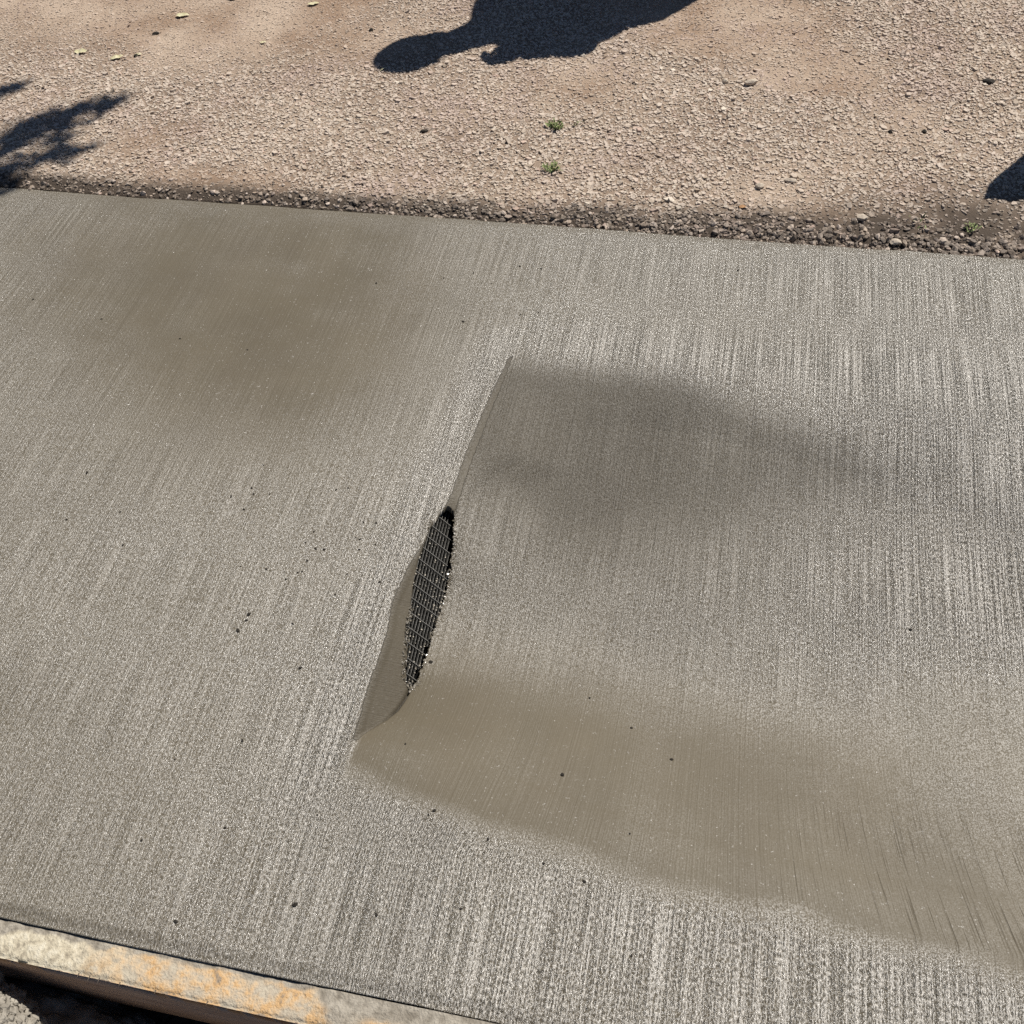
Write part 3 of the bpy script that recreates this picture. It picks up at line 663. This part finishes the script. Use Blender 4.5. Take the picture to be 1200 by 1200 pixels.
def person():
    hip = SH(727, -4, .95); chest = SH(640, 27, 1.12); neck = SH(572, 34, 1.16); headb = SH(538, 48, 1.15); headt = SH(461, 68, 1.10)
    belly = SH(697, 21, 1.04)
    fwd = (headt-hip); fwd.z = 0; fwd.normalize(); side = Vector((-fwd.y, fwd.x, 0))      # person's left
    if side.y > 0: side = -side                                                            # near side, towards the camera
    shn = SH(625, 47, 1.12); shf = SH(585, -4, 1.15)
    hpn = hip + side*.10; hpf = hip - side*.10
    base = Vector((hip.x+.06, hip.y+.02, 0))
    kn = base + side*.13 + Vector((-.05, 0, .50)); kf = base - side*.13 + Vector((-.02, .02, .50))
    an = base + side*.14 + Vector((.08, 0, .09)); af = base - side*.14 + Vector((.12, 0, .09))
    eln = SH(688, 56, .88); hn = SH(608, 66, .86); elf = shf + Vector((.10, .04, -.27)); hf = elf + Vector((-.20, -.02, -.10))
    root = empty('person', (base.x, base.y, 0)); tag(root, 'person in cap and grey shirt bending forward whose shadow falls on the road', 'person'); O = Vector((base.x, base.y, 0))
    P = [hip, belly, chest, neck, headb, headt, shn, eln, hn, shf, elf, hf, hpn, kn, an, hpf, kf, af]
    E = [(0,1),(1,2),(2,3),(3,4),(2,6),(6,7),(7,8),(2,9),(9,10),(10,11),(0,12),(12,13),(13,14),(0,15),(15,16),(16,17)]
    Rr = [.12, .125, .135, .058, .052, .05, .062, .042, .026, .062, .042, .026, .085, .056, .040, .085, .056, .040]
    P2 = [p-O for p in P]; keep = [i for i in range(len(P)) if i != 5]; mp = {q: i for i, q in enumerate(keep)}
    skin('body', [P2[i] for i in keep], [(mp[a], mp[b]) for a, b in E], [Rr[i] for i in keep], M_SKIN, root)
    sl = [0,1,2,3,4,6,7,9,10]; mp = {q: i for i, q in enumerate(sl)}
    skin('shirt', [P2[i] for i in sl], [(mp[a], mp[b]) for a, b in E if a in mp and b in mp], [.150, .158, .165, .098, .074, .086, .060, .086, .060], M_SHIRT, root)
    tr = [0,12,13,14,15,16,17]; mp = {q: i for i, q in enumerate(tr)}
    skin('trousers', [P2[i] for i in tr], [(mp[a], mp[b]) for a, b in E if a in mp and b in mp], [.152, .110, .076, .062, .110, .076, .062], M_JEANS, root)
    skin('neck_shadow_fill', [headt*.45+headb*.55-O, headb-O, neck-O], [(0,1),(1,2)], [.070, .074, .098], M_CAP, root)  # added to thicken the neck in the cast shadow
    # head with face, ears, hair, cap
    ax = (headt-headb).normalized(); up = ax; face = (Vector((0, 0, -1)) - up*Vector((0, 0, -1)).dot(up)).normalized(); lat = up.cross(face)
    bm = bmesh.new(); bmesh.ops.create_icosphere(bm, subdivisions=4, radius=1)
    for v in bm.verts:
        x, y, z = v.co; w = 1 - .18*max(0, -z)        # x lateral, y face, z up
        yy = y*.098*w; xx = x*.077*w; zz = z*.122
        if y > .6: yy += .022*math.exp(-((x/.16)**2+((z+.12)/.22)**2)) - .008*math.exp(-(((abs(x)-.36)/.14)**2+((z-.08)/.12)**2)) + .005*math.exp(-((x/.3)**2+((z+.50)/.07)**2)) - .004*math.exp(-((x/.3)**2+((z+.58)/.04)**2))
        v.co = Vector((xx, yy, zz))
    me = bpy.data.meshes.new('head'); bm.to_mesh(me); bm.free(); hd = link('head', me, M_SKIN, root, True)
    HM = Matrix((lat, face, up)).transposed().to_4x4(); HM.translation = (headb*.42+headt*.58)-O; hd.matrix_local = HM
    for sx in (-1, 1):
        e = lump('ear', (sx*.078, -.01, -.01), (.010, .020, .032), M_SKIN, 4, 3, .05); e.parent = hd
        e = lump('eye', (sx*.030, .083, .012), (.012, .010, .009), M_PEBBLE, 4, 3, .0, fine=0); e.parent = hd
    bm = bmesh.new(); bmesh.ops.create_icosphere(bm, subdivisions=4, radius=1)
    bmesh.ops.delete(bm, geom=[v for v in bm.verts if v.co.z < -.55 or (v.co.y > .35 and v.co.z < .5)], context='VERTS')
    for v in bm.verts: v.co = Vector((v.co.x*.085, v.co.y*.103-.003, v.co.z*.128)); v.co *= 1+.02*mnoise.noise(v.co*60)
    me = bpy.data.meshes.new('hair'); bm.to_mesh(me); bm.free(); h = link('hair', me, M_HAIR, root, True); h.matrix_local = HM
    bm = bmesh.new(); bmesh.ops.create_icosphere(bm, subdivisions=4, radius=1)
    bmesh.ops.delete(bm, geom=[v for v in bm.verts if v.co.z < .22], context='VERTS')
    for v in bm.verts: v.co = Vector((v.co.x*.104, v.co.y*.122, v.co.z*.142))
    me = bpy.data.meshes.new('cap'); bm.to_mesh(me); bm.free(); h = link('cap', me, M_CAP, root, True); h.matrix_local = HM
    bm = bmesh.new(); rows = []
    for i in range(7):
        t = i/6; rows.append([bm.verts.new(((j/8-.5)*.15*(1-.35*t*t), .095+t*.065-.05*(j/8-.5)**2*4*(1-t*.3), .034-.012*t-.02*(j/8-.5)**2*4+dz)) for dz in (0,) for j in range(9)])
    for r0, r1 in zip(rows[:-1], rows[1:]):
        for j in range(8): bm.faces.new((r0[j], r0[j+1], r1[j+1], r1[j]))
    me = bpy.data.meshes.new('cap_brim'); bm.to_mesh(me); bm.free(); h = link('cap_brim', me, M_CAP, root, True); h.matrix_local = HM
    s_ = h.modifiers.new('thick', 'SOLIDIFY'); s_.thickness = .004
    # hands with five fingers
    def hand(wr, el, dn):
        d = (wr-el).normalized(); n = (Vector(dn) - d*Vector(dn).dot(d)).normalized(); t = d.cross(n)
        pts = [wr-O, wr+d*.045-O, wr+d*.088-O]; ed = [(0,1),(1,2)]; rd = [(.024,.018), (.036,.015), (.036,.013)]
        skin('palm', pts, ed, rd, M_SKIN, root)
        for k, ln in enumerate((.070, .080, .075, .058)):
            o = wr+d*.078+t*((k-1.5)*.019); a_ = o+d*ln*.5+n*.012; b_ = o+d*ln*.78+n*.034
            skin('finger', [o-O, a_-O, b_-O, b_-O+n*.016], [(0,1),(1,2),(2,3)], [.0095, .0088, .0080, .007], M_SKIN, root)
        o = wr+d*.025+t*-.028; skin('thumb', [o-O, o-O+d*.03-t*.022+n*.008, o-O+d*.058-t*.026+n*.022], [(0,1),(1,2)], [.012, .010, .0085], M_SKIN, root)
    hand(hn, eln, (0, 0, -1)); hand(hf, elf, (0, 0, -1))
    for a_, s_ in ((an, 1), (af, -1)):
        q = a_-O; bx = skin('boot', [q+Vector((0, 0, .06)), q+Vector((.02, 0, -.035)), q+Vector((-.09, 0, -.045)), q+Vector((-.17, -.01, -.055))], [(0,1),(1,2),(2,3)], [.058, .050, .046, .034], M_BOOT, root)
person()

# ------------------------------------------------------------------ barrow shape beyond the right edge, added to cast the wedge shadow there
M_TRAY = mat_simple('green_tray', [(.3, (.03, .10, .05)), (.7, (.05, .15, .08))], 20, .5)
M_TUBE = mat_simple('steel_tube', [(.3, (.12, .12, .13)), (.7, (.2, .2, .2))], 60, .45, 300, .0004, .5, .6)
M_RUBBER = mat_simple('black_rubber', [(.3, (.015, .015, .015)), (.7, (.03, .03, .03))], 60, .8)
M_WOOD = mat_simple('ash_handle', [(.3, (.35, .24, .13)), (.7, (.48, .35, .20))], 30, .7)
def tube(name, pts, r, mat, parent, seg=10):
    bm = bmesh.new(); prev = None; n = len(pts)
    for i, p in enumerate(pts):
        d = (Vector(pts[min(i+1, n-1)])-Vector(pts[max(i-1, 0)])).normalized(); a = d.orthogonal().normalized(); b = d.cross(a)
        rr = r[i] if isinstance(r, (list, tuple)) else r
        ring = [bm.verts.new(Vector(p)+a*rr*math.cos(6.2832*k/seg)+b*rr*math.sin(6.2832*k/seg)) for k in range(seg)]
        if prev:
            o_ = min(range(seg), key=lambda q: (ring[q].co-prev[0].co).length); ring = ring[o_:]+ring[:o_]
            if (ring[1].co-prev[1].co).length > (ring[-1].co-prev[1].co).length: ring = [ring[0]]+ring[:0:-1]
            for k in range(seg): bm.faces.new((prev[k], prev[(k+1) % seg], ring[(k+1) % seg], ring[k]))
        else: bm.faces.new(ring)
        prev = ring
    bm.faces.new(prev[::-1]); bmesh.ops.recalc_face_normals(bm, faces=bm.faces)
    me = bpy.data.meshes.new(name); bm.to_mesh(me); bm.free(); return link(name, me, mat, parent, True)
def shadow_barrow():
    tip = SH(1153, 233, .60); ang = math.radians(37)
    root = empty('shadow_barrow', (tip.x, tip.y, 0)); root.rotation_euler.z = ang          # local +x runs from the nose to the handles
    tag(root, 'added unseen green barrow shape whose nose casts the shadow at the right', 'shadow_barrow')
    bm = bmesh.new(); N = 40
    prof = [(0, 0), (.006, .055), (.022, .095), (.05, .13), (.25, .36), (.5, .66), (.75, .92), (.92, 1.0), (.985, .90), (1, .6), (1, 0)]
    px_ = [p[0] for p in prof]; pw_ = [p[1] for p in prof]; arc = np.r_[0, np.cumsum(np.hypot(np.diff(px_)*3, np.diff(pw_)))]; arc /= arc[-1]
    def outline(sx, sy, x0):
        out = []
        for i in range(N):
            q = i/(N/2); s1 = 1
            if q > 1: q = 2-q; s1 = -1
            out.append((x0+float(np.interp(q, arc, px_))*sx, s1*float(np.interp(q, arc, pw_))*sy))
        return out
    rings = []
    for (sx, sy, x0, z) in ((.98, .29, 0, .600), (.96, .275, .01, .605), (.94, .265, .02, .597), (.62, .22, .20, .36), (.56, .19, .23, .345)):
        rings.append([bm.verts.new((x, y, z)) for x, y in outline(sx, sy, x0)])
    for r0, r1 in zip(rings[:-1], rings[1:]):
        for i in range(N): bm.faces.new((r0[i], r0[(i+1) % N], r1[(i+1) % N], r1[i]))
    bm.faces.new(rings[-1]); me = bpy.data.meshes.new('tray'); bm.to_mesh(me); bm.free(); t = link('tray', me, M_TRAY, root, True); t.modifiers.new('thick', 'SOLIDIFY').thickness = .003
    for s_ in (-1, 1):
        tube('handle', [(.22, .05*s_, .21), (.55, .17*s_, .33), (1.0, .26*s_, .46), (1.42, .29*s_, .62)], .018, M_WOOD, root)
        tube('leg', [(.62, .18*s_, .33), (.72, .21*s_, .02), (.86, .22*s_, .02), (.90, .235*s_, .42)], .012, M_TUBE, root)
        tube('brace', [(.24, .05*s_, .21), (.30, .12*s_, .36)], .008, M_TUBE, root)
    tube('axle', [(.22, -.07, .20), (.22, .07, .20)], .009, M_TUBE, root)
    w = empty('wheel'); w.parent = root; w.location = (.22, 0, .20)
    tube('tyre', [(.165*math.cos(k*math.pi/12), 0, .165*math.sin(k*math.pi/12)) for k in range(25)], .036, M_RUBBER, w)
    tube('rim', [(.125*math.cos(k*math.pi/12), 0, .125*math.sin(k*math.pi/12)) for k in range(25)], .012, M_TUBE, w)
    for k in range(6): a_ = k*math.pi/3; tube('spoke', [(0, 0, 0), (.125*math.cos(a_), 0, .125*math.sin(a_))], .005, M_TUBE, w, 6)
shadow_barrow()

# ------------------------------------------------------------------ tree left of the view, one low branch reaching over the road
M_BARK = mat_simple('bark', [(.3, (.09, .065, .045)), (.7, (.17, .13, .09))], 25, .95, 60, .01)
M_FOL = mat_simple('tree_leaf', [(.3, (.04, .08, .02)), (.7, (.09, .14, .04))], 8, .6)
def tree():
    B = Vector((-4.6, 2.5, 0)); root = empty('broadleaf_tree', B); tag(root, 'leafy tree left of the road whose low branch casts the feathery shadow', 'tree')
    tube('trunk', [B*0, (.03, .02, 1), (-.04, .06, 2.2), (.05, .1, 3.2), (.0, .2, 4.2)], [.16, .13, .11, .08, .04], M_BARK, root)
    r = random.Random(11); L = []       # leaf sites: (point, direction, size)
    for k in range(11):
        a = k*2.4; h = 1.9+k*.2; e = Vector((math.cos(a)*1.25, math.sin(a)*1.25, h+.7))
        e.x = min(e.x, 1.1); s0 = Vector((0, .05, h)); pts = [s0.lerp(e, t)+Vector((0, 0, .15*math.sin(t*3))) for t in (0, .3, .65, 1)]
        tube('limb', pts, [.045, .03, .018, .006], M_BARK, root, 8)
        for j in range(520):
            t = r.uniform(.35, 1.05); p = s0.lerp(e, t)+Vector((r.gauss(0, .22), r.gauss(0, .22), r.gauss(0, .2))); L.append((p, Vector((r.gauss(0, 1), r.gauss(0, 1), r.gauss(0, .6))), r.uniform(.05, .09)))
    def Q(px, py, h): p = gp(px, py, 0); return unshadow(p[0], p[1], h) - B
    j0 = Q(-90, 222, 2.75)
    tube('limb', [Vector((0, .05, 2.0)), Vector((1.0, .2, 2.6)), j0*.6+Vector((1, .2, 2.6))*.4, j0], [.05, .035, .022, .013], M_BARK, root, 8)
    twigs = [([(-90,222),(-30,190),(25,168),(60,148),(95,134),(138,117)], 250, .042, 11), ([(-60,215),(0,203),(45,188),(80,183),(108,176)], 130, .030, 8), ([(-60,140),(-20,125),(5,112),(30,101)], 80, .03, 6), ([(-60,232),(-20,218),(2,212)], 120, .045, 9), ([(10,172),(45,165),(72,166)], 45, .03, 6), ([(-30,190),(0,168),(20,150),(45,140),(68,128)], 70, .025, 5)]
    for px, n, sz, wd in twigs:
        n = int(n*2.6); sz *= .95
        P = [Q(x, y, 2.8+.06*i*r.uniform(-.6, 1)) for i, (x, y) in enumerate(px)]
        tube('twig', P, [.006*(1-.12*i) for i in range(len(P))], M_BARK, root, 6)
        cl = [(r.uniform(0, len(P)-1.001), r.gauss(0, wd/10*.034), r.gauss(0, wd/10*.034)) for _ in range(max(6, n//16))]
        for j in range(n):
            t, ox, oy = r.choice(cl); t = min(max(t+r.gauss(0, .10), 0), len(P)-1.001); i = int(t); p = P[i].lerp(P[i+1], t-i); d = (P[i+1]-P[i]).normalized()
            q = 1.15-.45*t/(len(P)-1); p = p+Vector((ox*q+r.gauss(0, .010), oy*q+r.gauss(0, .010), r.gauss(0, .03))); L.append((p, d+Vector((r.gauss(0, .4), r.gauss(0, .4), r.gauss(0, .3))), sz*r.uniform(.8, 1.4)))
    V = []; F = []
    for p, d, s_ in L:
        d = d.normalized(); n = Vector((r.gauss(0, .5), r.gauss(0, .5), 1)); t = d.cross(n).normalized(); i = len(V); w_ = s_*.2
        V += [p, p+d*s_*.35+t*w_, p+d*s_*.75+t*w_*.7, p+d*s_, p+d*s_*.75-t*w_*.7, p+d*s_*.35-t*w_]; F.append((i, i+1, i+2, i+3, i+4, i+5))
    me = bpy.data.meshes.new('crown'); me.from_pydata([tuple(v) for v in V], [], F); me.update(); o = link('crown', me, M_FOL, root); o['kind'] = 'stuff'
tree()
